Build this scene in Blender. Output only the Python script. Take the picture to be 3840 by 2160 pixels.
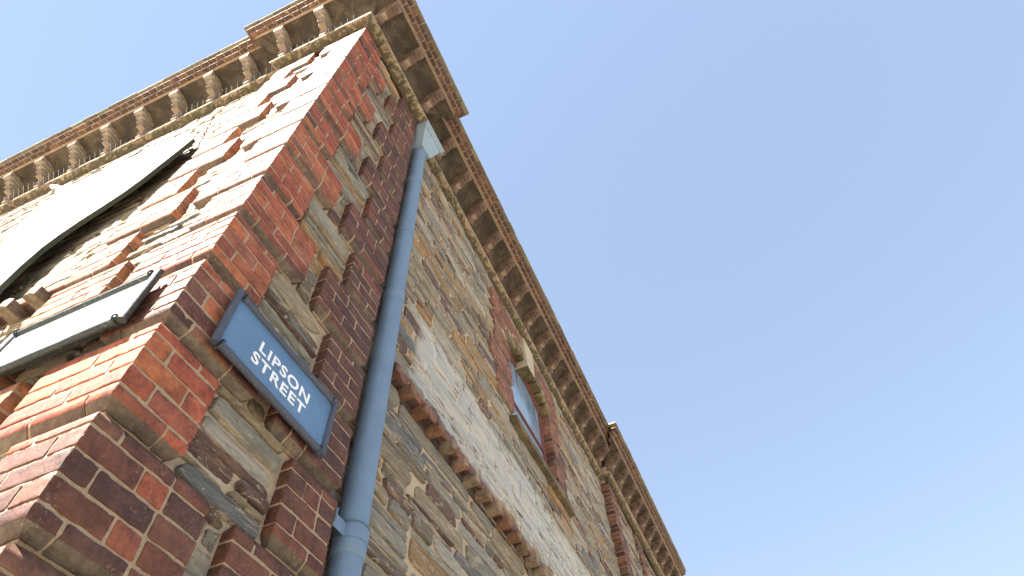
import bpy, math, random
import numpy as np
from mathutils import Vector, Matrix

random.seed(7)
rng = np.random.default_rng(7)
for o in list(bpy.data.objects):
    bpy.data.objects.remove(o)
scene = bpy.context.scene
C = scene.collection

# ------------------------------------------------------------------ camera
CAM = (-0.7534, -1.5795, 0.0)
ROWS = ((0.39137777, -0.9182287, -0.06065894),      # image right
        (0.74878926, 0.35608747, -0.55903163),      # image down
        (0.53491877, 0.17337179, 0.8269245))        # view direction
cd = bpy.data.cameras.new('camera')
cam = bpy.data.objects.new('camera', cd)
C.objects.link(cam)
r_, d_, f_ = [Vector(v) for v in ROWS]
m = Matrix((( r_.x, -d_.x, -f_.x, CAM[0]), (r_.y, -d_.y, -f_.y, CAM[1]),
            (r_.z, -d_.z, -f_.z, CAM[2]), (0, 0, 0, 1)))
cam.matrix_world = m
cd.sensor_width = 36.0
cd.lens = 36.0 * 2255.49 / 3840.0
cd.clip_start = 0.02
cd.clip_end = 3000
scene.camera = cam

# ------------------------------------------------------------------ light
SUN = Vector((-1.0, 0.45, 1.65)).normalized()          # direction towards the sun
elev = math.asin(SUN.z)
az = math.atan2(SUN.x, SUN.y)
w = bpy.data.worlds.new('World')
scene.world = w
w.use_nodes = True
nt = w.node_tree
bg = nt.nodes['Background']
sky = nt.nodes.new('ShaderNodeTexSky')
sky.sky_type = 'NISHITA'
sky.sun_disc = False
sky.sun_elevation = elev
sky.sun_rotation = az
sky.air_density = 1.0
sky.dust_density = 0.0
sky.ozone_density = 1.0
gm = nt.nodes.new('ShaderNodeGamma'); gm.inputs[1].default_value = .50      # hazy bright sky: little contrast over the dome
ml = nt.nodes.new('ShaderNodeMix'); ml.data_type = 'RGBA'; ml.blend_type = 'MULTIPLY'
ml.inputs[0].default_value = 1; ml.inputs[7].default_value = (.90, .95, 1.04, 1)
nt.links.new(sky.outputs[0], gm.inputs[0]); nt.links.new(gm.outputs[0], ml.inputs[6])
nt.links.new(ml.outputs[2], bg.inputs[0])
bg.inputs[1].default_value = 0.075
ld = bpy.data.lights.new('sun', 'SUN')
ld.energy = 4.5
ld.angle = math.radians(0.5)
ld.color = (1.0, 0.95, 0.88)
lo = bpy.data.objects.new('sun', ld)
C.objects.link(lo)
lo.rotation_euler = SUN.to_track_quat('Z', 'Y').to_euler()
scene.view_settings.view_transform = 'Standard'
scene.view_settings.look = 'None'
scene.view_settings.gamma = 1
scene.view_settings.exposure = 2.85

# ------------------------------------------------------------------ helpers
def tag(o, label=None, cat=None, group=None, kind=None):
    if label: o['label'] = label
    if cat: o['category'] = cat
    if group: o['group'] = group
    if kind: o['kind'] = kind
    return o

def empty(name, loc=(0, 0, 0)):
    o = bpy.data.objects.new(name, None)
    C.objects.link(o)
    o.location = loc
    return o

def par(o, p):
    o.parent = p
    o.matrix_parent_inverse = Matrix.Translation(-Vector(p.location))
    return o

class MB:
    """collects pieces into one mesh: per-face colour and material slot"""
    def __init__(s):
        s.v = []; s.f = []; s.c = []; s.m = []; s.n = 0
    def add(s, V, F, col=(1, 1, 1), mat=0):
        s.v.append(np.asarray(V, float))
        n = s.n
        for f in F:
            s.f.append([i + n for i in f])
        s.n += len(V)
        s.c += [col] * len(F) if not isinstance(col, list) else col
        s.m += [mat] * len(F)
    def build(s, name, mats, parent=None, smooth=True, ang=38):
        me = bpy.data.meshes.new(name)
        V = np.concatenate(s.v)
        me.from_pydata(V.tolist(), [], s.f)
        at = me.attributes.new('col', 'FLOAT_COLOR', 'CORNER')
        tot = np.array([len(f) for f in s.f])
        cc = np.ones((len(s.c), 4)); cc[:, :3] = np.array(s.c)
        at.data.foreach_set('color', np.repeat(cc, tot, 0).astype(np.float32).ravel())
        me.polygons.foreach_set('material_index', np.array(s.m, np.int32))
        me.polygons.foreach_set('use_smooth', np.full(len(s.f), smooth))
        for m_ in mats: me.materials.append(m_)
        me.update()
        if smooth: me.set_sharp_from_angle(angle=math.radians(ang))
        o = bpy.data.objects.new(name, me)
        C.objects.link(o)
        if parent: par(o, parent)
        return o

_t = {}
def rtemplate(n):
    if n in _t: return _t[n]
    ax = [np.concatenate([[0], np.arange(1, k + 2), [k + 2]]).astype(int) for k in n]
    N = [len(a) for a in ax]
    idx = {}; P = []; F = []
    def vid(i, j, k):
        key = (i, j, k)
        if key not in idx:
            idx[key] = len(P); P.append(key)
        return idx[key]
    for a in range(3):
        b, c = (a + 1) % 3, (a + 2) % 3
        for side in (0, N[a] - 1):
            for i in range(N[b] - 1):
                for j in range(N[c] - 1):
                    q = []
                    for (di, dj) in ((0, 0), (1, 0), (1, 1), (0, 1)):
                        t = [0, 0, 0]; t[a] = side; t[b] = i + di; t[c] = j + dj
                        q.append(vid(*t))
                    F.append(q if side else q[::-1])
    _t[n] = (np.array(P), F, N)
    return _t[n]

def wob(p, freq, seed, amp):
    q = p * freq + seed
    return amp * (np.sin(q[:, 0] + 1.7 * np.sin(q[:, 1] * .9)) + np.sin(q[:, 1] * 1.3 + 1.4 * np.sin(q[:, 2])) +
                  np.sin(q[:, 2] * 1.1 + 1.9 * np.sin(q[:, 0] * .8))) / 3

def rbox(lo_, hi_, r=.006, n=(1, 1, 1), amp=.0, freq=40.):
    """rounded, slightly uneven box"""
    P, F, N = rtemplate(n)
    lo_ = np.array(lo_, float); hi_ = np.array(hi_, float)
    h = (hi_ - lo_) / 2; c = (hi_ + lo_) / 2
    r = min(r, h.min() * .9)
    out = np.zeros((len(P), 3)); inn = np.zeros((len(P), 3))
    for a in range(3):
        k = N[a]
        tbl = np.concatenate([[-h[a]], np.linspace(-(h[a] - r), h[a] - r, k - 2), [h[a]]])
        out[:, a] = tbl[P[:, a]]
        inn[:, a] = np.clip(out[:, a], -(h[a] - r), h[a] - r)
    dlt = out - inn
    L = np.linalg.norm(dlt, axis=1, keepdims=True); L[L < 1e-9] = 1
    nrm = dlt / L
    V = inn + nrm * r + c
    if amp:
        s = rng.uniform(0, 50, 3)
        V = V + nrm * wob(V, freq, s, amp)[:, None] + nrm * wob(V, freq * 3.1, s, amp * .5)[:, None]
        V[:, :] += rng.normal(0, amp * .35, 3)
        if n[0] > 5 or n[1] > 5:                         # near bricks: chipped arrises
            e = (np.abs(dlt) > 1e-9).sum(1) > 1
            V -= nrm * (e * np.clip(rng.normal(-.001, .0022, len(V)), 0, .006))[:, None]
    return V, F

# frames: local (u along wall, w outward, z up) -> world
class Frame:
    def __init__(s, axis, plane):
        s.axis = axis; s.p = plane
    def __call__(s, V):
        V = np.asarray(V, float)
        o = np.empty_like(V)
        if s.axis == 'x':          # wall runs along +X and faces -Y
            o[:, 0] = V[:, 0]; o[:, 1] = s.p - V[:, 1]
        else:                      # wall runs along +Y and faces -X
            o[:, 1] = V[:, 0]; o[:, 0] = s.p - V[:, 1]
        o[:, 2] = V[:, 2]
        return o
    def flip(s, F):
        return [f[::-1] for f in F] if s.axis == 'x' else F

def fbox(mb, fr, u0, u1, w0, w1, z0, z1, col, mat=0, **k):
    V, F = rbox((u0, w0, z0), (u1, w1, z1), **k)
    mb.add(fr(V), fr.flip(F), col, mat)

# ------------------------------------------------------------------ materials
def newmat(name):
    m_ = bpy.data.materials.new(name); m_.use_nodes = True
    return m_, m_.node_tree, m_.node_tree.nodes['Principled BSDF']

def N_(t, ty, **kw):
    n = t.nodes.new(ty)
    for k, v in kw.items():
        if k in n.inputs: n.inputs[k].default_value = v
        else: setattr(n, k, v)
    return n

def coords(t, scale=(1, 1, 1)):
    tc = t.nodes.new('ShaderNodeTexCoord'); mp = t.nodes.new('ShaderNodeMapping')
    mp.inputs['Scale'].default_value = scale
    t.links.new(tc.outputs['Object'], mp.inputs['Vector'])
    return mp.outputs[0]

def noise(t, vec, scale, detail=4, rough=.6, dist=0.):
    n = N_(t, 'ShaderNodeTexNoise', Scale=scale, Detail=detail, Roughness=rough, Distortion=dist)
    t.links.new(vec, n.inputs['Vector'])
    return n.outputs['Fac']

def ramp(t, fac, a, b, ca=(0, 0, 0, 1), cb=(1, 1, 1, 1)):
    r = t.nodes.new('ShaderNodeValToRGB')
    r.color_ramp.elements[0].position = a; r.color_ramp.elements[0].color = ca
    r.color_ramp.elements[1].position = b; r.color_ramp.elements[1].color = cb
    t.links.new(fac, r.inputs[0])
    return r.outputs[0]

def mix(t, fac, a, b, mode='MIX'):
    x = t.nodes.new('ShaderNodeMix'); x.data_type = 'RGBA'; x.blend_type = mode
    for s, v in ((x.inputs[0], fac), (x.inputs[6], a), (x.inputs[7], b)):
        if isinstance(v, (int, float)): s.default_value = v
        elif isinstance(v, tuple): s.default_value = v if len(v) == 4 else v + (1,)
        else: t.links.new(v, s)
    return x.outputs[2]

def math_(t, op, a, b=0.):
    x = t.nodes.new('ShaderNodeMath'); x.operation = op
    for s, v in ((x.inputs[0], a), (x.inputs[1], b)):
        if isinstance(v, (int, float)): s.default_value = v
        else: t.links.new(v, s)
    return x.outputs[0]

def attr(t):
    a = t.nodes.new('ShaderNodeAttribute'); a.attribute_name = 'col'
    return a.outputs['Color']

def bump(t, bsdf, h, strength=.5, dist=.004):
    b = t.nodes.new('ShaderNodeBump')
    b.inputs['Strength'].default_value = strength; b.inputs['Distance'].default_value = dist
    t.links.new(h, b.inputs['Height']); t.links.new(b.outputs[0], bsdf.inputs['Normal'])

def brick_material():
    m_, t, b = newmat('fired_clay_brick')
    v = coords(t)
    c = attr(t)
    big = noise(t, v, 9, 3, .6)
    c = mix(t, ramp(t, big, .35, .7), c, mix(t, 1.0, c, (.46, .42, .43), 'MULTIPLY'))
    med = noise(t, v, 38, 5, .7)
    c = mix(t, ramp(t, med, .32, .68), mix(t, 1.0, c, (.78, .76, .76), 'MULTIPLY'), mix(t, 1.0, c, (1.5, 1.45, 1.4), 'MULTIPLY'))
    soot = noise(t, v, 17, 6, .75, .6)
    c = mix(t, math_(t, 'MULTIPLY', ramp(t, soot, .60, .70), .65), c, (.035, .028, .03))
    salt = noise(t, v, 70, 6, .8)
    where = noise(t, v, 4.3, 3, .5)
    sf = math_(t, 'MULTIPLY', ramp(t, salt, .55, .66), ramp(t, where, .42, .58))
    c = mix(t, math_(t, 'MULTIPLY', sf, .55), c, (.42, .32, .25))
    pit = noise(t, v, 210, 2, .5)
    c = mix(t, math_(t, 'MULTIPLY', ramp(t, pit, .63, .70), .6), c, (.03, .02, .02))
    t.links.new(c, b.inputs['Base Color'])
    b.inputs['Roughness'].default_value = .68
    b.inputs['Specular IOR Level'].default_value = .38
    h = math_(t, 'ADD', math_(t, 'MULTIPLY', med, .8), math_(t, 'ADD', math_(t, 'MULTIPLY', noise(t, v, 160, 4, .7), .35), math_(t, 'MULTIPLY', noise(t, v, 14, 3, .5), .9)))
    bump(t, b, h, .75, .006)
    return m_

def mortar_material(name='lime_mortar', base=(.40, .295, .190), dark=(.18, .125, .075), paint=False):
    m_, t, b = newmat(name)
    v = coords(t)
    n1 = noise(t, v, 14, 6, .7); n2 = noise(t, v, 120, 4, .8)
    c = mix(t, ramp(t, n1, .38, .68), base, (base[0] * 1.15, base[1] * 1.12, base[2] * 1.05))
    c = mix(t, math_(t, 'MULTIPLY', ramp(t, n2, .50, .66), .55), c, dark)
    c = mix(t, math_(t, 'MULTIPLY', ramp(t, noise(t, v, 3.1, 4, .6), .52, .72), .5), c, dark)
    if paint: c = old_paint(t, c)
    t.links.new(c, b.inputs['Base Color'])
    b.inputs['Roughness'].default_value = .85
    bump(t, b, math_(t, 'ADD', n1, math_(t, 'MULTIPLY', n2, .5)), .9, .010)
    return m_

def old_paint(t, c):
    """remains of a band of white paint with faded blue on the long wall"""
    v = coords(t); s = coords(t, (2.0, 2.0, 9))
    tc = t.nodes.new('ShaderNodeTexCoord'); sx = t.nodes.new('ShaderNodeSeparateXYZ')
    t.links.new(tc.outputs['Object'], sx.inputs[0])
    wz = noise(t, v, 4, 4, .6)
    z = math_(t, 'ADD', sx.outputs[2], math_(t, 'MULTIPLY', math_(t, 'SUBTRACT', wz, .5), .35))
    x = math_(t, 'ADD', sx.outputs[0], math_(t, 'MULTIPLY', math_(t, 'SUBTRACT', wz, .5), .5))
    def step(val, a, b_):
        mr = t.nodes.new('ShaderNodeMapRange'); mr.inputs[1].default_value = a; mr.inputs[2].default_value = b_
        t.links.new(val, mr.inputs[0]); return mr.outputs[0]
    k = math_(t, 'MULTIPLY', step(z, 3.40, 3.44), step(z, 4.28, 4.18))
    k = math_(t, 'MULTIPLY', k, step(x, 1.86, 2.0))
    peel = ramp(t, noise(t, s, 1.5, 9, .76, .9), .405, .445)
    k = math_(t, 'MULTIPLY', k, math_(t, 'MULTIPLY', math_(t, 'ADD', peel, .06), .90))
    pc = mix(t, ramp(t, noise(t, s, 1.4, 5, .7), .42, .60), (.66, .60, .49), (.50, .50, .47))
    pc = mix(t, math_(t, 'MULTIPLY', ramp(t, noise(t, v, 40, 6, .85), .57, .64), .55), pc, (.22, .24, .28))
    return mix(t, k, c, pc)

def stone_material(name, paint=False):
    m_, t, b = newmat(name)
    v = coords(t)
    s = coords(t, (2.6, 2.6, 16))
    c = attr(t)
    st = noise(t, s, 3.2, 9, .80, .5)
    c = mix(t, ramp(t, st, .32, .70), mix(t, 1.0, c, (.40, .38, .37), 'MULTIPLY'), mix(t, 1.0, c, (1.5, 1.48, 1.45), 'MULTIPLY'))
    och = noise(t, s, 1.25, 6, .7, 1.2)
    c = mix(t, math_(t, 'MULTIPLY', ramp(t, och, .59, .65), .75), c, (.36, .20, .06))
    dk = noise(t, s, 2.1, 5, .6, .8)
    c = mix(t, math_(t, 'MULTIPLY', ramp(t, dk, .64, .72), .7), c, (.085, .078, .07))
    sp = noise(t, v, 85, 5, .8)
    c = mix(t, math_(t, 'MULTIPLY', ramp(t, sp, .58, .70), .5), c, (.50, .45, .36))
    # old lime smeared over the faces of the stones
    sm = noise(t, s, 1.7, 8, .78, 1.0)
    c = mix(t, math_(t, 'MULTIPLY', ramp(t, sm, .56, .585), .9), c, (.52, .41, .285))
    if paint: c = old_paint(t, c)
    t.links.new(c, b.inputs['Base Color'])
    b.inputs['Roughness'].default_value = .72
    h = math_(t, 'ADD', st, math_(t, 'ADD', math_(t, 'MULTIPLY', sp, .35), math_(t, 'MULTIPLY', noise(t, s, 9, 5, .7), .6)))
    bump(t, b, h, .9, .018)
    return m_

def mossy_material(name, base, moss=(.05, .048, .02), amt=.85, lo_=.42, hi_=.56, scale=9., ledge_z=0):
    m_, t, b = newmat(name)
    v = coords(t)
    at = attr(t)
    c = mix(t, 1.0, at, base, 'MULTIPLY')
    n0 = noise(t, v, 30, 5, .7)
    c = mix(t, ramp(t, n0, .3, .7), mix(t, 1.0, c, (.7, .68, .62), 'MULTIPLY'), mix(t, 1.0, c, (1.25, 1.2, 1.1), 'MULTIPLY'))
    mo = noise(t, v, scale, 6, .7, .4)
    if ledge_z:
        tc = t.nodes.new('ShaderNodeTexCoord'); sx = t.nodes.new('ShaderNodeSeparateXYZ'); t.links.new(tc.outputs['Object'], sx.inputs[0])
        mo = math_(t, 'ADD', mo, math_(t, 'MULTIPLY', math_(t, 'SUBTRACT', ledge_z, sx.outputs[2]), 2.6))
    c = mix(t, math_(t, 'MULTIPLY', ramp(t, mo, lo_, hi_), amt), c, moss)
    t.links.new(c, b.inputs['Base Color'])
    b.inputs['Roughness'].default_value = .9
    bump(t, b, math_(t, 'ADD', n0, mo), .8, .01)
    return m_

def paint_material(name, col, rough=.45, wear=None, wamt=.5, metal=0., bumps=.1):
    m_, t, b = newmat(name)
    v = coords(t)
    n1 = noise(t, v, 6, 5, .6); n2 = noise(t, v, 90, 5, .75)
    c = mix(t, ramp(t, n1, .3, .7), col, tuple(min(1, x * 1.22) for x in col))
    if wear:
        s = coords(t, (30, 30, 30))
        k = ramp(t, noise(t, s, 2.2, 8, .8), .56, .66)
        c = mix(t, math_(t, 'MULTIPLY', k, wamt), c, wear)
    t.links.new(c, b.inputs['Base Color'])
    b.inputs['Roughness'].default_value = rough
    b.inputs['Metallic'].default_value = metal
    bump(t, b, n2, bumps, .002)
    return m_

BRICK = brick_material()
MORTAR = mortar_material()
PMORTAR = mortar_material('painted_lime_mortar', (.50, .385, .265), (.27, .20, .13), paint=True)
STONE = stone_material('bluestone_rubble')
PSTONE = stone_material('painted_rubble', True)
CEMENT = mossy_material('stained_cement_render', (.115, .088, .062), (.040, .031, .022), .8, .42, .56, 5.)
LEDGE = mossy_material('mossy_ledge_brick', (1, 1, 1), (.060, .050, .025), .85, .47, .55, 16., ledge_z=7.212)

RED = [(.37, .100, .055), (.33, .085, .048), (.40, .125, .062), (.27, .080, .050), (.30, .105, .068), (.42, .13, .06)]
MIXC = RED[:3] + [(.15, .058, .042), (.18, .080, .055), (.11, .045, .036), (.22, .085, .055)]
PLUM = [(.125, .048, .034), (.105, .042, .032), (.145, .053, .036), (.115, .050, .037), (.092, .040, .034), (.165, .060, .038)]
OLDRED = [(.25, .105, .070), (.21, .09, .062), (.28, .125, .085), (.18, .085, .062)]
TAN = [(.36, .255, .14), (.30, .22, .13), (.40, .27, .15), (.27, .205, .13), (.34, .20, .11)]
MCOL = (1, 1, 1)
def pick(p, j=.12):
    c = random.choice(p); k = random.uniform(1 - j, 1 + j)
    return (c[0] * k, c[1] * k * random.uniform(.95, 1.05), c[2] * k * (.80 if c[1] < .6 * c[0] else 1))

# ------------------------------------------------------------------ the building
building = tag(empty('brick_building', (0, 0, -1.6)),
               'old corner building of red brick quoins and rubble stone under a corbelled brick cornice', 'building')

CH = .0882            # height of a brick course
BP = CH * 5           # height of a quoin block
ZB = .961             # bed of block 0
GD = .042             # depth of the V joint between blocks
JT = .011
def lod(z):
    return (12, 4, 5) if z < 3.6 else ((2, 1, 3) if z < 5.5 else (1, 1, 3))
def pickb(p, V):
    L = max(np.ptp(V[:, 0]), np.ptp(V[:, 1]))
    if p is MIXC and V[:, 2].mean() < 2: return pick(PLUM + MIXC[3:] if L > .15 else RED + MIXC, .15)
    return pick(p)
def inset(z, zb):
    """how far the face is cut back by the V joints"""
    a = np.clip((zb + CH / 2) - z, 0, None)
    b = np.clip(z - (zb + BP - CH / 2), 0, None)
    return np.minimum((a + b) / (CH / 2), 1) * GD

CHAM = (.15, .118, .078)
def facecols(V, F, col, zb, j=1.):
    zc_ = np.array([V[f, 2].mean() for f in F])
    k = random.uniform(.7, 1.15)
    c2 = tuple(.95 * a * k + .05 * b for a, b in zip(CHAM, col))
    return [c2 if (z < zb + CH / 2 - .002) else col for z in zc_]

def split(L, start):
    """brick lengths along a course"""
    out = []
    x = 0; k = .23 if start else .113
    while x < L - .001:
        if L - x - k < .07:
            out.append((x, L)); break
        out.append((x, x + k)); x += k; k = .23 if (start == 2 or random.random() < .8) else .113
    return out

def quoin(k):
    """L shaped corner block, seen on both streets"""
    zb = ZB + BP * k
    Lx = .515 if k % 2 == 0 else .335
    Ly = .335 if k % 2 == 0 else .515
    if k > 6 and k % 2 == 0: Lx = .535
    mb = MB()
    zs = zb + CH * 2.5
    pal = {-1: MIXC, 0: MIXC, 1: RED, 2: MIXC, 3: RED}.get(k, RED + RED + MIXC)
    n = lod(zs)
    def cl(V):
        e = inset(V[:, 2], zb)
        V[:, 0] = np.maximum(V[:, 0], e); V[:, 1] = np.maximum(V[:, 1], e)
        # ends of the block are cut back too
        a = V[:, 0] > Lx - GD - .004; V[a, 0] = np.minimum(V[a, 0], Lx - e[a])
        a = V[:, 1] > Ly - GD - .004; V[a, 1] = np.minimum(V[a, 1], Ly - e[a])
        return V
    for c in range(5):
        z0 = zb + c * CH + JT / 2; z1 = z0 + CH - JT
        s = (c + k) % 2
        full = k > 2 and random.random() < .2
        cx, cy = (.23, .113) if s else (.113, .23)
        jx = random.uniform(-.01, .01)
        V, F = rbox((0, 0, z0), (cx - JT / 2 + jx, cy - JT / 2, z1), r=.0045, n=(n[0], n[0], n[2]), amp=.0027)
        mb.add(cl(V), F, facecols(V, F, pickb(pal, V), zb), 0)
        x = cx + jx
        for (a, b_) in split(Lx - x, 1 if not s else random.choice((0, 1))):
            V, F = rbox((x + a + JT / 2, 0, z0), (x + b_ - (JT / 2 if x + b_ < Lx - .001 else 0), .10, z1), r=.0045, n=n, amp=.0027)
            if n[2] > 1: pass
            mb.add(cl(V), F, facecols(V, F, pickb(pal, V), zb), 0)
        y = cy
        for (a, b_) in split(Ly - y, 1 if s else random.choice((0, 1))):
            V, F = rbox((0, y + a + JT / 2, z0), (.10, y + b_ - (JT / 2 if y + b_ < Ly - .001 else 0), z1), r=.0045, n=(n[1], n[0], n[2]), amp=.0027)
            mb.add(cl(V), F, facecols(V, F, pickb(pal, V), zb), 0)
    for (y0, x1, y1) in ((.0045, Lx - .006, .09), (.0905, .088, Ly - .006)):
        V, F = rbox((.0045, y0, zb), (x1, y1, zb + BP), r=.004, n=(12 if zs < 4 else 3, 12 if zs < 4 else 3, 19), amp=.0012, freq=70)
        e = inset(V[:, 2], zb) + .0045
        V[:, 0] = np.maximum(V[:, 0], e)
        if y0 < .05: V[:, 1] = np.maximum(V[:, 1], e)
        V[:, 0] = np.where(V[:, 0] > Lx - GD - .01, np.minimum(V[:, 0], Lx - e), V[:, 0])
        V[:, 1] = np.where(V[:, 1] > Ly - GD - .01, np.minimum(V[:, 1], Ly - e), V[:, 1])
        mb.add(V, F, MCOL, 1)
    return mb.build('quoin_block', [BRICK, MORTAR], building)

def strip_block(fr, k, u0, u1, w0, w1, pal, cut=(True, True), far=False, name='quoin_block', zlim=None):
    """one block of a toothed brick strip on a wall: local u0..u1, front at w1"""
    zb = ZB + BP * k
    zs = zb + BP / 2
    n = (1, 1, 3) if far else lod(zs)
    mb = MB()
    def cl(V, x=0.):
        e = inset(V[:, 2], zb) + x
        V[:, 1] = np.minimum(V[:, 1], w1 - e)
        if cut[0]:
            a = V[:, 0] < u0 + GD + .004 + x; V[a, 0] = np.maximum(V[a, 0], u0 + e[a] * .8)
        if cut[1]:
            a = V[:, 0] > u1 - GD - .004 - x; V[a, 0] = np.minimum(V[a, 0], u1 - e[a] * .8)
        return V
    for c in range(5):
        z0 = zb + c * CH + JT / 2; z1 = z0 + CH - JT
        if zlim and (z1 > zlim[1] or z0 < zlim[0]): continue
        for (a, b_) in split(u1 - u0, (c + k) % 2):
            A = u0 + a + (JT / 2 if a > 0 else 0); B = u0 + b_ - (JT / 2 if u0 + b_ < u1 - .001 else 0)
            V, F = rbox((A, w0, z0), (B, w1, z1), r=.0045, n=n, amp=.0027)
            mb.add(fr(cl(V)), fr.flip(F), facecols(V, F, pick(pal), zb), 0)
    z0, z1 = zb, zb + BP
    if zlim: z0 = max(z0, zlim[0]); z1 = min(z1, zlim[1])
    if z1 - z0 > .03:
        V, F = rbox((u0 + .005, w0 + .002, z0), (u1 - .005, w1 - .0045, z1), r=.004, n=(8 if not far and zs < 4 else 2, 1, 19), amp=.0015, freq=70)
        mb.add(fr(cl(V, .0045)), fr.flip(F), MCOL, 1)
    return mb.build(name, [BRICK, MORTAR], building)

KMIN, KMAX = -6, 14
for k in range(KMIN, KMAX):
    quoin(k)
PX = Frame('x', 0.0); PY = Frame('y', 0.0)
MX = Frame('x', .15); MY = Frame('y', .10)
PW, PWL = 1.17, 1.13
for k in range(KMIN, KMAX):
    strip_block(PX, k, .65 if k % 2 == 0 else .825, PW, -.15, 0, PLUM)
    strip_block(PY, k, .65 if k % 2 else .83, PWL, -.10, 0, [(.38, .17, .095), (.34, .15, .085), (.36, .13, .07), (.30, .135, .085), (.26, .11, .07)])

# --- rubble stone panels -------------------------------------------------
SC = [((.285, .262, .20), 26), ((.34, .27, .165), 24), ((.38, .225, .085), 10), ((.15, .082, .058), 14),
      ((.165, .165, .15), 12), ((.40, .36, .28), 12), ((.20, .155, .10), 10)]
def stone_col():
    t = random.uniform(0, sum(w_ for _, w_ in SC))
    for c, w_ in SC:
        t -= w_
        if t <= 0: break
    k = random.uniform(.85, 1.2)
    return tuple(x * k for x in c)

def rubble(mb, fr, u0, u1, z0, z1, hmin=.05, hmax=.14, lmin=.14, lmax=.52, proud=.016, skip=None, fine=None, relief=1., flat=None):
    """roughly coursed slabs: every course wanders, some stones are split or run through two thin beds"""
    z = z0
    ph = rng.uniform(0, 6.3, 4)
    def wave(u, zz): return .016 * math.sin(u * 1.9 + ph[0] + zz * 3) + .009 * math.sin(u * 4.7 + ph[1] - zz * 5)
    while z < z1 - .02:
        h = random.uniform(hmin, hmax)
        if z + h > z1 - .03: h = z1 - z
        u = u0 - random.uniform(0, .2) if u1 - u0 > 1 else u0
        while u < u1 - .02:
            l = random.uniform(lmin, lmax) * (.55 + h * 6)
            if u + l > u1 - lmin * .6: l = u1 - u
            subs = [(0, 1)]
            if h > .085 and random.random() < .42:
                s = random.uniform(.3, .7); subs = [(0, s), (s, 1)]
            for (sa, sb) in subs:
                ua, ub = max(u, u0), min(u + l, u1)
                cuts = [ua, ub]
                if len(subs) == 2 and random.random() < .4: cuts = [ua, ua + (ub - ua) * random.uniform(.35, .65), ub]
                for a_, b_ in zip(cuts, cuts[1:]):
                    wv = wave((a_ + b_) / 2, z) if u1 - u0 > 1 else 0
                    za, zb_ = z + h * sa + wv, z + h * sb + wv
                    cu, cz = (a_ + b_) / 2, (za + zb_) / 2
                    if skip and skip(a_, b_, za, zb_): continue
                    stone(mb, fr, a_, b_, za, min(zb_, z1), proud if not flat or not flat[0] < cz < flat[1] else .005, relief, (fine(cu, cz) if fine else True))
            u += l
        z += h
def stone(mb, fr, ua, ub, za, zb, proud, relief=1., fine=True):
    gx, gz = random.uniform(.001, .008), random.uniform(.0005, .005)
    A, B = (ub - ua) / 2 - gx, (zb - za) / 2 - gz
    if A < .012 or B < .007: return
    cu, cz = (ua + ub) / 2 + random.uniform(-.004, .004), (za + zb) / 2
    # angular outline: a skewed quad with some corners knocked off
    sk = random.uniform(-.25, .25) * B * 2
    tp = random.uniform(.55, 1.0) if random.random() < .5 else 1.0
    side = random.choice((-1, 1))
    P = []
    for (sx_, sy_) in ((-1, -1), (1, -1), (1, 1), (-1, 1)):
        k = tp if sx_ == side else 1.0
        x, y = sx_ * A * random.uniform(.90, 1.0), sy_ * B * random.uniform(.86, 1.02) * k
        if random.random() < .38:
            c1, c2 = min(A * .5, B * random.uniform(.2, 1.3)), B * random.uniform(.15, .8)
            a_, b_ = (x, y - sy_ * c2), (x - sx_ * c1, y)
            P += [a_, b_] if sx_ * sy_ > 0 else [b_, a_]
        else: P.append((x, y))
    P = np.array(P)
    n = 40 if fine else 18
    seg = np.linalg.norm(np.roll(P, -1, 0) - P, axis=1); cum = np.concatenate([[0], np.cumsum(seg)])
    t = np.linspace(0, cum[-1], n, endpoint=False)
    i = np.clip(np.searchsorted(cum, t, 'right') - 1, 0, len(P) - 1)
    f = ((t - cum[i]) / np.maximum(seg[i], 1e-6))[:, None]
    Q = P[i] * (1 - f) + P[(i + 1) % len(P)] * f
    if fine:
        Q = (Q + np.roll(Q, 1, 0) * .12 + np.roll(Q, -1, 0) * .12) / 1.24
    th = np.linspace(0, 2 * np.pi, n, endpoint=False); q = rng.uniform(0, 6.3, 8)
    w_ = sum(np.sin((2 * j + 3) * th + q[j]) / (j + 2) for j in range(7))
    amp = min(.0035, B * .10)
    Q[:, 1] += w_ * amp; Q[:, 0] += np.roll(w_, 5) * amp
    V = []; F = []
    h = proud * random.uniform(.2, 1.1) * relief
    ta, tb = random.uniform(-.006, .006) * relief, random.uniform(-.004, .008) * relief
    rings = ((0, -.007), (.0015, h * .55), (.006, h * .95), (.42, h)) if fine else ((0, -.012), (.003, h * .9), (.42, h))
    r0 = min(A, B)
    for k, (ins, hh) in enumerate(rings):
        d = ins if ins < .1 else ins * r0
        sx_ = np.clip(np.abs(Q[:, 0]) - d, 0, None) * np.sign(Q[:, 0])
        sy_ = np.clip(np.abs(Q[:, 1]) - d, 0, None) * np.sign(Q[:, 1])
        W = np.full(n, hh) + ((ta * sx_ / max(A, .05) + tb * sy_ / max(B, .03)) if k else 0) + (rng.normal(0, .0011 * relief, n) if k else 0)
        for j in range(n): V.append((cu + sx_[j], W[j], cz + sy_[j]))
    for k in range(len(rings) - 1):
        for j in range(n):
            F.append([k * n + j, k * n + (j + 1) % n, (k + 1) * n + (j + 1) % n, (k + 1) * n + j])
    F.append([(len(rings) - 1) * n + j for j in range(n)])
    mb.add(fr(np.array(V)), fr.flip([f_[::-1] for f_ in F]), stone_col(), 0)

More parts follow.
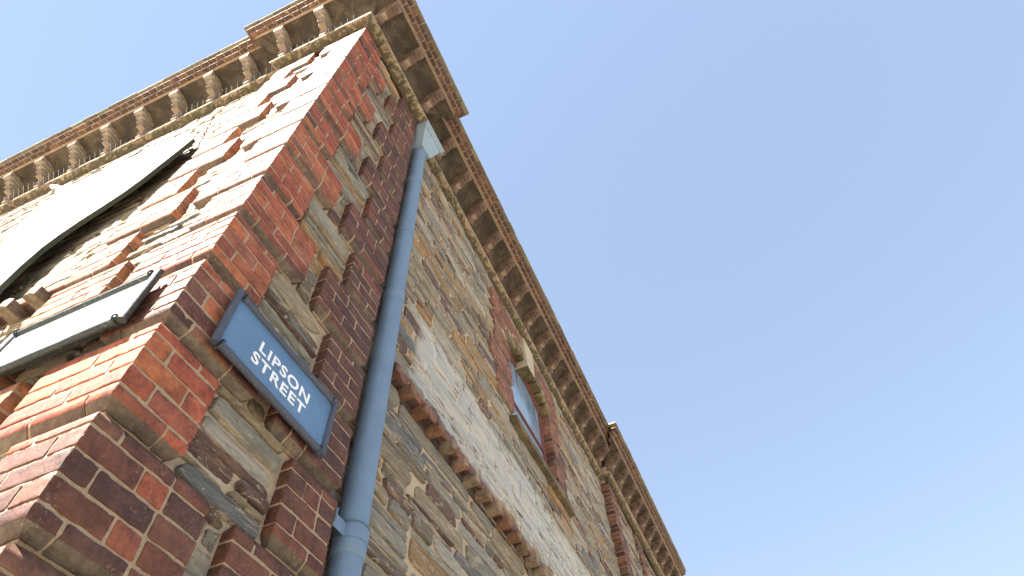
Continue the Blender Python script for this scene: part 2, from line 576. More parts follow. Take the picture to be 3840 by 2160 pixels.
# pavilion infill between the toothed strips (both streets)
for fr, odd in ((Frame('x', .058), 1), (Frame('y', .058), 0)):
    mb = MB()
    for k in range(KMIN, KMAX):
        zb = ZB + BP * k
        wide = (k % 2 == odd)
        a, b = (.345, .815) if wide else (.522, .645)
        if wide:
            rubble(mb, fr, a, b, zb - .01, zb + BP + .01, .075, .16, .30, .6, .022, relief=1.3)
        else:
            rubble(mb, fr, a, b, zb + .01, zb + BP - .01, .07, .17, .10, .14, .018)
    mb.build('rubble_infill', [STONE], building)

# masonry body behind everything
def boxmesh(mb, lo_, hi_, col=MCOL, mat=0, n=(1, 1, 1), r=.004, amp=0.):
    V, F = rbox(lo_, hi_, r=r, n=n, amp=amp); mb.add(V, F, col, mat)
XE, YE = 13.45, 8.5
WX0, WX1, WS, WZ0, WZC = 4.09, 5.56, 6.27, 4.84, 6.52      # window opening
def archz(x, rise=WZC - WS, x0=WX0, x1=WX1, z0=WS):
    h = (x1 - x0) / 2; R = (h * h + rise * rise) / (2 * rise); cx = (x0 + x1) / 2
    return z0 - (R - rise) + math.sqrt(max(R * R - (x - cx) ** 2, 0))
mb = MB()
boxmesh(mb, (.06, .06, -1.6), (1.15, 1.11, 7.98))
boxmesh(mb, (.107, 1.0, -1.6), (1.2, YE, 7.98))
boxmesh(mb, (1.19, .52, -1.6), (XE - .02, YE, 7.97))
boxmesh(mb, (1.1, .157, -1.6), (WX0 - .08, .53, 7.965))
boxmesh(mb, (WX1 + .08, .157, -1.6), (8.7, .53, 7.965))
boxmesh(mb, (WX0 - .09, .158, -1.6), (WX1 + .09, .53, WZ0 - .03))
boxmesh(mb, (WX0 - .09, .158, WZC + .1), (WX1 + .09, .53, 7.964))
boxmesh(mb, (8.66, .06, -1.6), (XE - .03, .54, 7.963))
mb.build('wall_core', [PMORTAR], building)

# main rubble walls
def skipR(a, b, z0, z1):
    cu, cz = (a + b) / 2, (z0 + z1) / 2
    return 3.70 < cu < 5.92 and 4.86 < cz < 6.95
mb = MB()
rubble(mb, MX, PW + .01, 8.6, -1.6, 3.12, .075, .19, .26, .72, .017, fine=lambda u, z: u < 4.5)
rubble(mb, MX, PW + .01, 8.6, 3.27, 7.17, .055, .15, .20, .62, .014, flat=(3.3, 4.3), skip=skipR, fine=lambda u, z: u < 4.5)
mb.build('rubble_wall', [PSTONE], building)
mb = MB()
rubble(mb, MY, PWL + .01, 6.6, -1.6, 7.17, .055, .14, .16, .55, .014, fine=lambda u, z: u < 3)
mb.build('rubble_wall', [STONE], building)

# far pavilion: toothed strips with rubble between
FX0, FX1 = 8.6, 13.45
for k in range(KMIN, KMAX):
    a = .52 if k % 2 else .36
    strip_block(PX, k, FX0, FX0 + a, -.15, 0, OLDRED + PLUM, far=True)
    if k >= 0:
        strip_block(PX, k, FX1 - a, FX1, -.15, 0, OLDRED + PLUM, far=True)
        strip_block(PX, k, 10.6 - a / 2, 10.6 + a / 2, -.15, 0, OLDRED + PLUM, far=True)
mb = MB()
rubble(mb, Frame('x', .058), FX0 + .3, FX1 - .3, -1.6, 7.17, .05, .14, .2, .6, .02, fine=lambda u, z: False)
mb.build('rubble_infill', [STONE], building)

# --- projecting ledge under the corbels ----------------------------------
def ledge(fr, u0, u1, own=True, mitre0=False, mitre1=False):
    mb = MB()
    u = u0
    while u < u1 - .001:
        l = .235
        if u + l > u1 - .1: l = u1 - u
        c = pick([(.30, .225, .14), (.26, .20, .125), (.33, .24, .15)], .10)
        prof = [(-.02, 7.165), (.012, 7.168), (.045, 7.185), (.078, 7.21), (.097, 7.235), (.10, 7.262), (.094, 7.278), (-.02, 7.285)]
        V = []; F = []
        a, b = u + .003, u + l - .003
        segs = np.linspace(a, b, 5)
        for x in segs:
            j = random.uniform(-.002, .002)
            for (w_, z_) in prof:
                xx = x
                if mitre0 and x == segs[0] and u == u0: xx = x - w_
                if mitre1 and x == segs[-1] and u + l >= u1 - .001: xx = x + w_
                V.append((xx, w_ + j, z_ + j))
        n = len(prof)
        for i in range(4):
            for j in range(n - 1):
                F.append([i * n + j, i * n + j + 1, (i + 1) * n + j + 1, (i + 1) * n + j])
        F.append(list(range(n))[::-1]); F.append([4 * n + j for j in range(n)])
        mb.add(fr(np.array(V)), fr.flip(F), c, 0)
        u += l
    fbox(mb, fr, u0 - (0 if not mitre0 else .08), u1 + (.08 if mitre1 else 0), -.02, .085, 7.225, 7.279, (.5, .4, .28), 1, r=.003)
    return mb.build('ledge', [LEDGE, MORTAR], building)
ledge(PX, 0, PW, mitre0=True, mitre1=True)
ledge(PY, 0, PWL, mitre0=True, mitre1=True)
ledge(MX, PW, FX0)
ledge(MY, PWL, YE)
ledge(PX, FX0, FX1, mitre0=True, mitre1=True)

# --- frieze, cove, corbels, fascia ----------------------------------------
def frieze(fr, u0, u1, m0=0., m1=0.):
    mb = MB()
    for r in range(2):
        z0 = 7.292 + r * .088
        for (a, b) in split(u1 - u0, r % 2):
            fbox(mb, fr, u0 + a + .005, u0 + b - .005, -.1, .03, z0, z0 + .077, pick(TAN + OLDRED, .2), 0, r=.006, amp=.002)
    fbox(mb, fr, u0, u1, -.1, .024, 7.28, 7.47, MCOL, 1)
    # cove
    prof = [(-.05, 7.45), (.028, 7.452), (.045, 7.53), (.09, 7.60), (.155, 7.655), (.235, 7.69), (.335, 7.705), (.335, 7.74), (-.05, 7.74)]
    n = len(prof); seg = max(2, int((u1 - u0) / .12)); V = []; F = []
    for i in range(seg + 1):
        x = u0 + (u1 - u0) * i / seg
        for k, (w_, z_) in enumerate(prof):
            q = .006 * math.sin(x * 23 + k) + .004 * math.sin(x * 51 + 2 * k)
            x_ = x - m0 * max(w_, 0) if i == 0 else (x + m1 * max(w_, 0) if i == seg else x)
            V.append((x_, w_ + (q if 0 < k < 6 and 0 < i < seg else 0), z_))
    for i in range(seg):
        for j in range(n):
            F.append([i * n + j, i * n + (j + 1) % n, (i + 1) * n + (j + 1) % n, (i + 1) * n + j])
    F.append(list(range(n))[::-1]); F.append([seg * n + j for j in range(n)])
    mb.add(fr(np.array(V)), fr.flip(F), MCOL, 2)
    return mb.build('frieze', [BRICK, MORTAR, CEMENT], building)

FPAL = [(.155, .088, .064), (.12, .070, .055), (.19, .10, .070), (.105, .066, .054), (.14, .085, .064)]
COURSES = ((.350, 7.712, 7.780, FPAL), (.405, 7.790, 7.862, FPAL), (.455, 7.874, 7.946, FPAL))
def fascia(fr, u0, u1, e0, e1, e1s=0.):
    """e0/e1: the run carries on past its end by the overhang (convex corner)"""
    mb = MB()
    for i, (wo, z0, z1, pal) in enumerate(COURSES):
        a = u0 - (wo if e0 == 1 else 0) + (0 if e0 != 2 else -wo + .112)
        b = u1 + ((wo - .085) if e1 else 0)
        m_ = int(round((b - a) / .1125)); p = (b - a) / m_
        for j in range(m_):
            x0 = a + j * p + (.004 if j else 0); x1 = a + (j + 1) * p - (.004 if j < m_ - 1 else 0)
            fbox(mb, fr, x0, x1, wo - .105, wo, z0, z1, pick(pal, .2), 0, r=.005, n=(1, 1, 1), amp=.0022)
        fbox(mb, fr, a + .004, b - .004, wo - .10, wo - .0045, z0 + .003, z1 + .012, MCOL, 1)
        if i == 0:                                    # thin edge of mortar under the lowest course
            fbox(mb, fr, a - .001, b + .001, wo - .014, wo + .002, z0 - .007, z0 - .001, (.95, .9, .8), 1, r=.002)
        else:
            fbox(mb, fr, a + .05, b - .05, wo - .10, wo - .047, z0 - .014, z0 + .002, MCOL, 1, r=.002)
    a = u0 - (.49 if e0 == 1 else 0) - (.49 - .112 if e0 == 2 else 0); b = u1 + (.41 if e1 else 0)
    m_ = int(round((b - a) / .21)); p = (b - a) / m_
    for j in range(m_):
        fbox(mb, fr, a + j * p + .002, a + (j + 1) * p - .002, .0, .492 + random.uniform(-.003, .003), 7.955, 7.998 + random.uniform(-.004, .002),
             pick([(.26, .24, .16), (.22, .21, .15), (.20, .16, .11)], .15), 2, r=.006, amp=.0015)
    return mb.build('fascia', [BRICK, MORTAR, LEDGE], building)

corb = {}
def corbel(fr, u):
    """stepped brick corbel, centred on u"""
    key = fr.axis
    if key not in corb:
        mb = MB(); f0 = Frame(fr.axis, 0.0)
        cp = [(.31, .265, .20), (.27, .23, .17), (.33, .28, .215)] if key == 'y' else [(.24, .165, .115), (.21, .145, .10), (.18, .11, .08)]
        st = [(.118, 7.29, 7.362, .048), (.140, 7.368, 7.435, .048), (.205, 7.443, 7.492, .046), (.243, 7.497, 7.546, .047),
              (.282, 7.551, 7.602, .047)]
        for i, (wo, z0, z1, hw) in enumerate(st):
            fbox(mb, f0, -hw, hw, -.03, wo, z0, z1, pick(cp, .15), 0, r=(.014 if key == 'y' else .007) if i > 1 else .007, n=(2, 2, 2), amp=.0015)
        fbox(mb, f0, -.040, .040, -.03, .10, 7.3, 7.62, MCOL, 1)
        fbox(mb, f0, -.040, .040, -.03, .19, 7.44, 7.62, MCOL, 1)
        fbox(mb, f0, -.062, .062, -.03, .335, 7.610, 7.650, pick(cp, .1), 0, r=.008, amp=.0015)
        fbox(mb, f0, -.066, .066, -.03, .343, 7.654, 7.704, pick(cp, .1), 0, r=.008, amp=.0015)
        corb[key] = mb.build('corbel', [BRICK, MORTAR], building)
        o = corb[key]
    else:
        o = corb[key].copy(); C.objects.link(o)
    v = (u, fr.p, 0) if fr.axis == 'x' else (fr.p, u, 0)
    o.parent = building; o.matrix_parent_inverse = Matrix.Translation((0, 0, 1.6))
    o.location = tuple(a + random.uniform(-.006, .006) * (i < 2) for i, a in enumerate(v))
    o.rotation_euler = (0, 0, random.uniform(-.02, .02))
    return o

frieze(PX, 0, PW, 1, 1); frieze(PY, 0, PWL, 1, 1)
frieze(MX, PW - .02, FX0 + .02); frieze(MY, PWL - .02, YE)
frieze(PX, FX0, FX1, 1, 1)
fascia(PX, 0, PW, 1, 1); fascia(PY, 0, PWL, 2, 1)
fascia(MX, PW, FX0, 0, 0); fascia(MY, PWL, YE, 0, 0)
fascia(PX, FX0, FX1, 1, 1)
for u in (.02, .575, 1.125): corbel(PX, u)
for u in (.53, 1.07): corbel(PY, u)
for i in range(14): corbel(MX, 1.74 + .51 * i)
for i in range(13): corbel(MY, 1.60 + .522 * i)
for i in range(10): corbel(PX, 8.67 + .522 * i)
# side of the pavilion cornice where it steps back (cement)
mb = MB()
boxmesh(mb, (PW - .05, -.30, 7.66), (PW + .22, .25, 7.955), MCOL, 0)
boxmesh(mb, (-.30, -.30, 7.70), (PW + .1, .1, 7.954), MCOL, 0)
boxmesh(mb, (-.30, -.29, 7.70), (.1, PWL + .22, 7.953), MCOL, 0)
mb.build('cornice_core', [CEMENT], building)

# --- dentil course half way up the main walls -----------------------------
dent = {}
def dentil(fr, u, pal, dz=0.):
    mb = MB()
    V, F = rbox((-.037, -.02, 3.073 + dz), (.037, .130, 3.150 + dz), r=.003, n=(5, 5, 1), amp=.001)
    k = np.abs(V[:, 0]) + np.clip(V[:, 1] - .085, 0, None)
    lim = .135 - np.clip(np.abs(V[:, 0]) - .018, 0, None) * .9
    V[:, 1] = np.minimum(V[:, 1], lim)
    V[:, 0] += u
    mb.add(fr(V), fr.flip(F), pick(pal, .2), 0)
    return mb.build('dentil', [BRICK], building)
def belt(fr, u0, u1, dz=0.):
    mb = MB()
    for (wo, z0, z1) in ((.075, 3.154, 3.232), (.04, 3.238, 3.315)):
        for (a, b) in split(u1 - u0, 1):
            fbox(mb, fr, u0 + a + .005, u0 + b - .005, -.03, wo, z0 + dz, z1 + dz, pick(OLDRED, .2), 0, r=.008, amp=.002, n=(2, 1, 1))
    fbox(mb, fr, u0, u1, -.03, .066, 3.152 + dz, 3.235 + dz, (.12, .07, .05), 0)
    fbox(mb, fr, u0, u1, -.03, .008, 3.07 + dz, 3.16 + dz, (.07, .045, .032), 0)
    return mb.build('belt_course', [BRICK, MORTAR], building)
belt(MX, 1.50, FX0); belt(MY, PWL + .03, 6.6, -.305)
u = 1.5425
while u < FX0:
    dentil(MX, u, [(.27, .15, .10), (.24, .12, .08)] if u < 2.2 or 3.3 < u < 3.8 else [(.33, .245, .15), (.29, .215, .13), (.31, .20, .12)]); u += .2125
u = 1.345
while u < 4.0:
    dentil(MY, u, [(.22, .175, .115), (.19, .15, .10)], -.305); u += .195

# --- upper window ---------------------------------------------------------
JW = .035
for k in range(9, 12):
    hi = WS - .02
    strip_block(MX, k, 3.46 if k % 2 == 0 else 3.61, WX0, -.19, JW, OLDRED[:3], cut=(True, True), name='window_quoin', zlim=(WZ0, 9))
    strip_block(MX, k, WX1, 6.05 if k % 2 == 0 else 5.91, -.19, JW, OLDRED + PLUM[:2], cut=(True, True), name='window_quoin', zlim=(WZ0, 9))
mb = MB()
for c in range(9):                                   # brick field over the arch
    z0 = ZB + BP * 12 + c * CH + JT / 2
    if z0 + CH > 6.99: break
    a0 = 3.54 + (c % 3) * .05; a1 = 6.02 - (c % 3) * .05
    for (a, b) in split(a1 - a0, c % 2):
        x0, x1 = a0 + a + .006, a0 + b - .006
        if x1 > WX0 - .02 and x0 < WX1 + .02 and z0 < archz(min(max((x0 + x1) / 2, WX0), WX1)) + .20: continue
        fbox(mb, MX, x0, x1, -.1, JW, z0, z0 + CH - JT, pick(OLDRED[:3], .15), 0, r=.006, amp=.0027)
fbox(mb, MX, 3.64, WX0 - .02, -.05, JW - .006, ZB + BP * 12, 6.98, MCOL, 1)
fbox(mb, MX, WX1 + .02, 5.93, -.05, JW - .006, ZB + BP * 12, 6.98, MCOL, 1)
fbox(mb, MX, WX0 - .03, WX1 + .03, -.05, JW - .006, WZC + .04, 6.98, MCOL, 1)
mb.build('window_head_brickwork', [BRICK, MORTAR], building)

win = None
mb = MB()                                            # arched wooden frame
FY0, FY1 = -.135, -.085
def arch_strip(mb, fr, x0, x1, dz0, dz1, w0, w1, col, mat, n=24):
    V = []; F = []
    for i in range(n + 1):
        x = x0 + (x1 - x0) * i / n
        a = archz(x)
        V += [(x, w0, a + dz0), (x, w1, a + dz0), (x, w1, a + dz1), (x, w0, a + dz1)]
    for i in range(n):
        for j in range(4):
            F.append([4 * i + j, 4 * i + (j + 1) % 4, 4 * (i + 1) + (j + 1) % 4, 4 * (i + 1) + j])
    F.append([0, 1, 2, 3]); F.append([4 * n + 3, 4 * n + 2, 4 * n + 1, 4 * n])
    mb.add(fr(np.array(V)), fr.flip(F), col, mat)
RW = paint_material('red_brown_window_paint', (.19, .062, .048), .5, (.28, .16, .12), .5)
arch_strip(mb, MX, WX0, WX1, -.09, .03, FY0, FY1, MCOL, 0)
fbox(mb, MX, WX0 - .01, WX0 + .06, FY0, FY1, WZ0, WS, MCOL, 0)
fbox(mb, MX, WX1 - .07, WX1 + .01, FY0, FY1, WZ0, WS, MCOL, 0)
fbox(mb, MX, WX0, WX1, FY0, FY1, WZ0, WZ0 + .06, MCOL, 0)
win = mb.build('window', [RW], building)
mb = MB()
fbox(mb, MX, WX0 + .055, WX1 - .065, FY0 + .01, FY1 + .004, 5.505, 5.535, MCOL, 0)
par(mb.build('transom', [RW]), win); bpy.data.objects['transom'].matrix_parent_inverse = Matrix.Identity(4)
m_, t, b = newmat('dusty_glass_painted_sky')
s = coords(t, (26, 26, 1.1)); v = coords(t)
c = mix(t, ramp(t, noise(t, v, 2.5, 4, .6), .3, .7), (.19, .29, .40), (.25, .35, .46))  # pale blue base colour stands in for the sky reflected in the glass
tc = t.nodes.new('ShaderNodeTexCoord'); sx = t.nodes.new('ShaderNodeSeparateXYZ'); t.links.new(tc.outputs['Object'], sx.inputs[0])
mr = t.nodes.new('ShaderNodeMapRange'); mr.inputs[1].default_value = 5.7; mr.inputs[2].default_value = 6.3
t.links.new(sx.outputs[2], mr.inputs[0])
k_ = math_(t, 'MULTIPLY', ramp(t, noise(t, s, 1.0, 4, .7), .50, .60), mr.outputs[0])
c = mix(t, math_(t, 'MULTIPLY', k_, .85), c, (.03, .06, .09))
t.links.new(c, b.inputs['Base Color']); b.inputs['Roughness'].default_value = .12
b.inputs['Specular IOR Level'].default_value = .8
GLASS = m_
mb = MB()
V = []; F = []
for i in range(25):
    x = WX0 + .02 + (WX1 - WX0 - .04) * i / 24; V += [(x, FY0 + .024, WZ0 + .03), (x, FY0 + .024, archz(x) - .04)]
for i in range(24): F.append([2 * i, 2 * i + 2, 2 * i + 3, 2 * i + 1])
mb.add(MX(np.array(V)), MX.flip(F), MCOL, 0)
g = mb.build('pane', [GLASS]); g.parent = win
SILL = mossy_material('worn_sill_stone', (.20, .155, .085), (.075, .055, .025), .8, .42, .58, 5.)
mb = MB()
V, F = rbox((3.99, -.20, 4.74), (5.95, .085, 4.84), r=.006, n=(20, 3, 1), amp=.0018, freq=20)
V[:, 2] += np.where(V[:, 2] > 4.8, np.clip(.07 - V[:, 1], 0, .2) * .4, 0)
mb.add(MX(V), MX.flip(F), MCOL, 0)
g = mb.build('sill', [SILL]); g.parent = win
VST = mossy_material('rock_faced_voussoir', (.23, .175, .095), (.06, .052, .025), .8, .45, .6, 8.)
mb = MB()
cx_ = (WX0 + WX1) / 2; rise = WZC - WS; hh = (WX1 - WX0) / 2
R = (hh * hh + rise * rise) / (2 * rise); zc = WS - R + rise
tmax = math.asin((hh + .04) / R)
nv = 9
for i in range(nv):
    if i == nv // 2: continue
    mb = MB()
    t0 = -tmax + 2 * tmax * i / nv + .006; t1 = -tmax + 2 * tmax * (i + 1) / nv - .006
    V, F = rbox((0, -.15, 0), (1, .04, .19), r=.012, n=(6, 5, 5), amp=.008, freq=34)
    V[:, 0] = np.clip(V[:, 0], 0, 1)
    th = t0 + (t1 - t0) * V[:, 0]; rr = R + V[:, 2]
    V2 = np.stack([cx_ + rr * np.sin(th), V[:, 1], zc + rr * np.cos(th)], 1)
    mb.add(MX(V2), MX.flip(F), pick([(1, 1, 1), (.8, .78, .75), (1.15, 1.1, .9)], .1), 0)
    g = mb.build('voussoir', [VST]); g.parent = win
KST = paint_material('cream_sandstone', (.40, .34, .23), .85, (.30, .24, .15), .5, bumps=.6)
mb = MB()
kb, kt = 6.38, 6.95
V, F = rbox((-1, -.15, 0), (1, .075, 1), r=.0, n=(3, 2, 4), amp=.0)
hw = .135 + (.19 - .135) * V[:, 2]
V2 = np.stack([4.815 + V[:, 0] * hw, V[:, 1], kb + (kt - kb) * V[:, 2]], 1)
for f in MX.flip(F):
    low = max(V2[i, 2] for i in f) < kb + .01
    mb.add(MX(V2[f]), [[0, 1, 2, 3][:len(f)]], (.8, .78, .7) if low else MCOL, 1 if low else 0)
g = mb.build('keystone', [KST, VST], None, smooth=False); g.parent = win

# ------------------------------------------------------------------ tubes
def tube(mb, pts, rad, n=14, mat=0, col=MCOL, cap=True):
    pts = [Vector(p) for p in pts]
    if not isinstance(rad, (list, tuple)): rad = [rad] * len(pts)
    V = []; F = []
    prev = None
    for i, p in enumerate(pts):
        d = (pts[min(i + 1, len(pts) - 1)] - pts[max(i - 1, 0)]).normalized()
        ref = prev if prev is not None else (Vector((1, 0, 0)) if abs(d.x) < .9 else Vector((0, 0, 1)))
        a = (ref - d * ref.dot(d)).normalized(); prev = a
        b = d.cross(a)
        for j in range(n):
            q = 2 * math.pi * j / n
            V.append(p + (a * math.cos(q) + b * math.sin(q)) * rad[i])
    for i in range(len(pts) - 1):
        for j in range(n):
            F.append([i * n + j, i * n + (j + 1) % n, (i + 1) * n + (j + 1) % n, (i + 1) * n + j])
    if cap:
        F.append(list(range(n))[::-1]); F.append([(len(pts) - 1) * n + j for j in range(n)])
    mb.add(np.array([tuple(v) for v in V]), F, col, mat)

def local(o, root):
    """meshes are written in world coordinates: hang them under the thing's root"""
    return par(o, root)

# ------------------------------------------------------------------ downpipe
PIPE = paint_material('blue_grey_pipe_paint', (.135, .200, .280), .5, (.25, .29, .32), .35, bumps=.4)
ZINC = paint_material('weathered_zinc', (.25, .32, .35), .55, (.38, .43, .43), .6, bumps=.4)
px, py, pr = 1.375, .052, .076
dp = tag(empty('downpipe', (px, py, -1.6)), 'blue grey round downpipe with flared hopper head beside the dark brick quoins', 'drainpipe')
mb = MB()
tube(mb, [(px, py, z) for z in np.linspace(-1.6, 6.85, 30)], [pr] * 30, 40, cap=True)
local(mb.build('pipe', [PIPE]), dp)
for zc_, h_, kind in ((1.635, .02, 0), (3.69, .012, 0), (4.73, .035, 1), (5.75, .012, 0)):
    mb = MB()
    if kind == 0:
        tube(mb, [(px, py, zc_), (px, py, zc_ + .01), (px, py, zc_ + .10), (px, py, zc_ + .11)], [pr + .001, pr + .008, pr + .008, pr + .001], 40, cap=False)
    else:
        tube(mb, [(px, py, zc_ - .04), (px, py, zc_ - .035), (px, py, zc_ + .035), (px, py, zc_ + .04)], [pr, pr + .008, pr + .008, pr], 40, cap=False)
    local(mb.build('socket', [PIPE]), dp)
def bracket(z):
    mb = MB()
    tube(mb, [(px, py, z - .036), (px, py, z - .034), (px, py, z + .034), (px, py, z + .036)], [pr, pr + .011, pr + .011, pr], 40, cap=False)
    V, F = rbox((PW + .006, .028, z - .034), (px - .05, .033, z + .034), r=.001)
    mb.add(V, F)
    V, F = rbox((PW + .004, -.004, z - .034), (PW + .009, .032, z + .034), r=.001)
    mb.add(V, F)
    for s_ in (z - .042, z + .050):
        tube(mb, [(px, py, s_), (px, py, s_ + .004), (px, py, s_ + .008)], [pr, pr + .009, pr], 40, cap=False)
    return mb
local(bracket(1.745).build('bracket', [PIPE]), dp)
# hopper head
mb = MB()
def frustum(mb, b0, b1, z0, z1):
    V = [(b0[0], b0[2], z0), (b0[1], b0[2], z0), (b0[1], b0[3], z0), (b0[0], b0[3], z0),
         (b1[0], b1[2], z1), (b1[1], b1[2], z1), (b1[1], b1[3], z1), (b1[0], b1[3], z1)]
    F = [[3, 2, 1, 0], [4, 5, 6, 7], [0, 1, 5, 4], [1, 2, 6, 5], [2, 3, 7, 6], [3, 0, 4, 7]]
    mb.add(V, F)
frustum(mb, (1.285, 1.47, -.035, .145), (1.20, 1.57, -.10, .147), 6.64, 6.99)
frustum(mb, (1.192, 1.578, -.108, .148), (1.190, 1.60, -.125, .148), 6.993, 7.03)
frustum(mb, (1.183, 1.60, -.130, .149), (1.181, 1.61, -.140, .149), 7.033, 7.075)
local(mb.build('hopper_head', [ZINC], None, smooth=False), dp)

# ------------------------------------------------------------------ street signs
BLUE = paint_material('blue_enamel', (.10, .185, .30), .42, (.05, .09, .15), .45, bumps=.08)
WHITE = paint_material('white_letter_paint', (.80, .80, .80), .5)
WENAM = paint_material('white_enamel', (.85, .85, .84), .55)
LEAD = paint_material('weathered_lead_frame', (.055, .062, .085), .6, (.30, .33, .38), .45, bumps=.9)
GFRM = paint_material('flaking_green_frame', (.018, .028, .026), .6, (.42, .44, .38), .5, bumps=.9)
def sign(fr, u0, u1, z0, z1, panelmat, framemat, label, tilt=0.):
    loc = fr(np.array([[(u0 + u1) / 2, 0, z0]]))[0]
    root = tag(empty('street_sign', tuple(loc)), label, 'sign')
    mb = MB(); fbox(mb, fr, u0 + .01, u1 - .01, .008, .022, z0 + .01, z1 - .01, MCOL, 0, r=.002)
    local(mb.build('sign_panel', [panelmat]), root)
    mb = MB(); fbox(mb, fr, u0 + .06, u1 - .06, -.03, .009, z0 + .05, z1 - .05, (.3, .3, .3), 0, r=.002)
    local(mb.build('backing_board', [framemat]), root)
    R_ = .017
    def P(u, z, w_=.022): return tuple(fr(np.array([[u, w_, z]]))[0])
    def bar(a, b):
        mb = MB()
        pts = [np.array(P(*a)) * (1 - s_) + np.array(P(*b)) * s_ for s_ in np.linspace(0, 1, 14)]
        rad = [R_ * (1 + random.uniform(-.07, .07)) for _ in pts]
        tube(mb, pts, rad, 14)
        local(mb.build('frame_bar', [framemat]), root)
    g_ = .024
    bar((u0 + g_, z0), (u1 - g_, z0)); bar((u0 + g_, z1), (u1 - g_, z1))
    bar((u0, z0 - .015), (u0, z1 + .015)); bar((u1, z0 - .015), (u1, z1 + .015))
    for (u, z) in ((u0 + g_ + .004, z0), (u1 - g_ - .004, z0), (u0 + g_ + .004, z1), (u1 - g_ - .004, z1)):
        mb = MB()
        pts = []
        for q in np.linspace(0, 2 * math.pi, 17):
            pts.append(P(u, z + .022 * math.sin(q), .022 + .024 * math.cos(q)))
        tube(mb, pts, .0045, 8, cap=False)
        local(mb.build('corner_clip', [framemat]), root)
    return root
s1 = sign(Frame('x', -.012), .200, .945, 1.905, 2.215, BLUE, LEAD,
          'blue sign reading LIPSON STREET in white capitals, dark grey frame, on the shaded wall')
def letters(body, u0, u1, zbase, cap, root, y):
    cu = bpy.data.curves.new('lettering', 'FONT')
    cu.body = body; cu.size = 1.0; cu.space_character = 1.12; cu.offset = .022; cu.extrude = .002
    o = bpy.data.objects.new('lettering', cu); C.objects.link(o)
    bpy.context.view_layer.update()
    dg = bpy.context.evaluated_depsgraph_get()
    me = bpy.data.meshes.new_from_object(o.evaluated_get(dg))
    bpy.data.objects.remove(o)
    co = np.zeros(len(me.vertices) * 3); me.vertices.foreach_get('co', co); co = co.reshape(-1, 3)
    mn, mx = co.min(0), co.max(0)
    n = (co - mn) / np.maximum(mx - mn, 1e-6)
    W = np.stack([u0 + n[:, 0] * (u1 - u0), np.where(n[:, 2] > .5, y, y + .0015), zbase + n[:, 1] * cap], 1)
    me.vertices.foreach_set('co', W.ravel()); me.update()
    me.materials.clear(); me.materials.append(WHITE)
    o = bpy.data.objects.new('lettering', me); C.objects.link(o)
    par(o, root)
letters('LIPSON', .404, .768, 2.056, .062, s1, -.0365)
letters('STREET', .384, .762, 1.976, .062, s1, -.0365)
s2 = sign(Frame('y', -.022), .165, .93, 1.865, 2.17, WENAM, GFRM,
          'blank glaring white sign in a flaking dark green frame on the sunlit wall')

# ------------------------------------------------------------------ banner
BAN = paint_material('white_banner_vinyl', (.82, .82, .82), .5)
BRIM = paint_material('dark_green_banner_edge', (.022, .032, .02), .6)
ban = tag(empty('banner', (0, 2.6, 3.2)), 'large white banner with a curved lower edge hung flat under the cornice ledge', 'banner')
poly = [(3.40, 5.985), (3.04, 5.92), (2.52, 5.915), (1.77, 5.80), (1.62, 5.60), (1.455, 5.295), (1.50, 5.05), (1.56, 4.80), (1.61, 4.57), (1.69, 4.38), (1.80, 4.25), (1.92, 4.12), (2.01, 3.98), (2.06, 3.84), (2.06, 3.60), (2.02, 3.32), (1.93, 3.02), (1.80, 2.72), (2.6, 2.55), (2.9, 3.6), (3.13, 4.65), (3.32, 5.2), (3.44, 5.52)]
BX = -.025                                             # the sheet stands off the wall on its ropes
bk = (.7534 + BX) / .7534
poly = [((u + 1.5795) * bk - 1.5795, z * bk) for (u, z) in poly]
def sheet(w0, w1, grow, mat, name):
    mb = MB(); n = len(poly); V = []
    for w_ in (w0, w1):
        for (u, z) in poly: V.append((w_ + BX, u, z))
    F = [list(range(n)), [n + i for i in range(n)][::-1]] + [[i, n + i, n + (i + 1) % n, (i + 1) % n] for i in range(n)]
    mb.add(V, F)
    return local(mb.build(name, [mat], None, smooth=False), ban)
sheet(-.006, -.002, 0, BAN, 'sheet')
sheet(-.0015, .030, 0, BRIM, 'backing_frame')
mb = MB()
tube(mb, [(-.045, 1.55, 5.53), (.01, 1.74, 6.15), (.085, 1.92, 6.80)], .009, 8)
tube(mb, [(.072, 1.90, 6.70), (.082, 1.925, 6.84), (.085, 1.915, 6.90), (.09, 1.87, 6.98)], [.018, .028, .030, .018], 10)
ROPE = paint_material('cream_rope', (.62, .58, .45), .7)
local(mb.build('tie_rope', [ROPE]), ban)
mb = MB()
tube(mb, [(-.048, 3.18, 5.64), (-.03, 3.30, 5.82), (-.005, 3.47, 6.05), (.02, 3.80, 6.45), (.045, 4.15, 6.85), (.055, 4.40, 7.10)], [.02, .03, .026, .020, .026, .03], 10)
local(mb.build('bracket', [BAN]), ban)

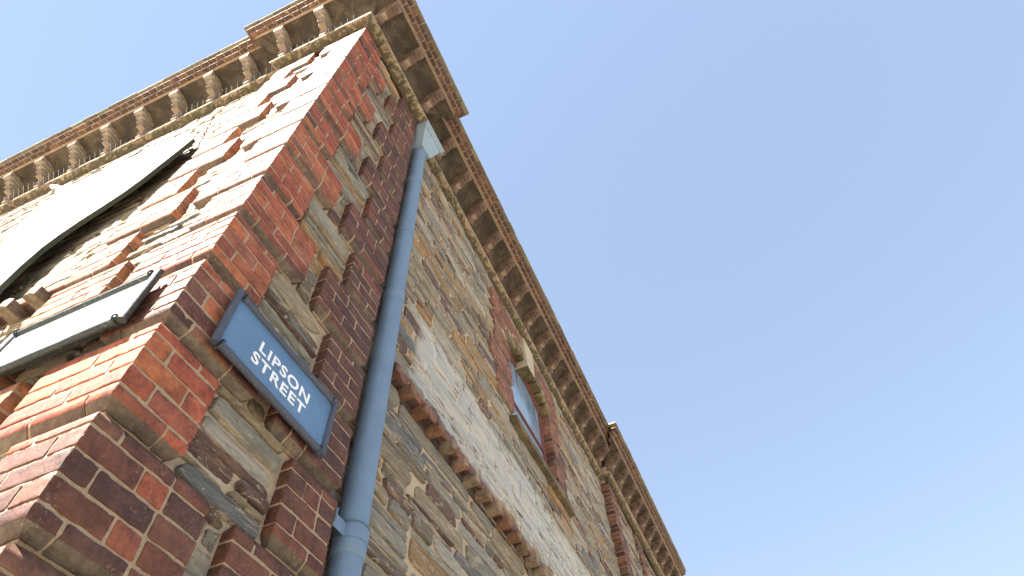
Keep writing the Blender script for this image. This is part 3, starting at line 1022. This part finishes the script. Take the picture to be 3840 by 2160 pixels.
# ------------------------------------------------------------------ bird spikes on the sunlit ledge
WIRE = paint_material('galvanised_wire', (.42, .45, .46), .45, metal=.3)
def spike_strip(y0, n, xo, label, lean=0.):
    root = tag(empty('bird_spike_strip', (xo, y0, 7.285)), label, 'bird spikes', 'bird spike strips along the ledge')
    mb = MB(); boxmesh(mb, (xo - .008, y0 - .02, 7.283), (xo + .012, y0 + .079 * (n - 1) + .02, 7.289), r=.001)
    local(mb.build('base', [WIRE]), root)
    for i in range(n):
        y = y0 + .079 * i
        mb = MB()
        l = .105 + random.uniform(-.012, .012); a = random.uniform(-.01, .01)
        out = (.37 if xo < 0 else .47 + .078 * (y - 1.5)) if not lean else .05
        tube(mb, [(xo, y, 7.285), (xo - out * l + a, y + a - lean * .3, 7.285 + l)], .0028, 6)
        local(mb.build('spike', [WIRE]), root)
spike_strip(.14, 5, -.085, 'wire bird spike strip on the pavilion ledge nearest the building corner')
spike_strip(.56, 7, -.085, 'wire bird spike strip on the outer half of the pavilion ledge')
labs = ['bird spike strip on the long ledge right where it meets the pavilion', 'bird spike strip on the long ledge above the rope end of the banner',
        'leaning bird spikes on the long ledge over the middle of the banner', 'bird spike strip on the long ledge above the white bracket of the banner',
        'bird spike strip on the long ledge just left of the white bracket', 'bird spike strip at the left end of the long ledge']
y = 1.28
for i in range(6):
    spike_strip(y, 9, .015, labs[i], lean=.07 if i == 2 else 0.)
    y += .079 * 9 + .01

# ------------------------------------------------------------------ ground
def plane(name, x0, x1, y0, y1, z, mat, zt=None):
    mb = MB()
    if zt is None:
        mb.add([(x0, y0, z), (x1, y0, z), (x1, y1, z), (x0, y1, z)], [[0, 1, 2, 3]])
    else:
        boxmesh(mb, (x0, y0, z), (x1, y1, zt), r=.01)
    return tag(mb.build(name, [mat], None, smooth=False), kind='structure')
G = mortar_material('pale_ground', (.26, .215, .155), (.24, .2, .15))
RD = paint_material('asphalt', (.055, .055, .055), .9, (.09, .09, .09), .5, bumps=1.)
PV = mortar_material('concrete_paving', (.40, .35, .275), (.28, .24, .19))
plane('ground', -600, 600, -600, 600, -1.78, G)
plane('road', -12, -3.2, -500, 500, -1.776, RD)
plane('side_road', -3.2, 500, -12, -1.75, -1.776, RD)
plane('pavement', -3.2, 60, -1.75, 60, -1.78, PV, -1.6)
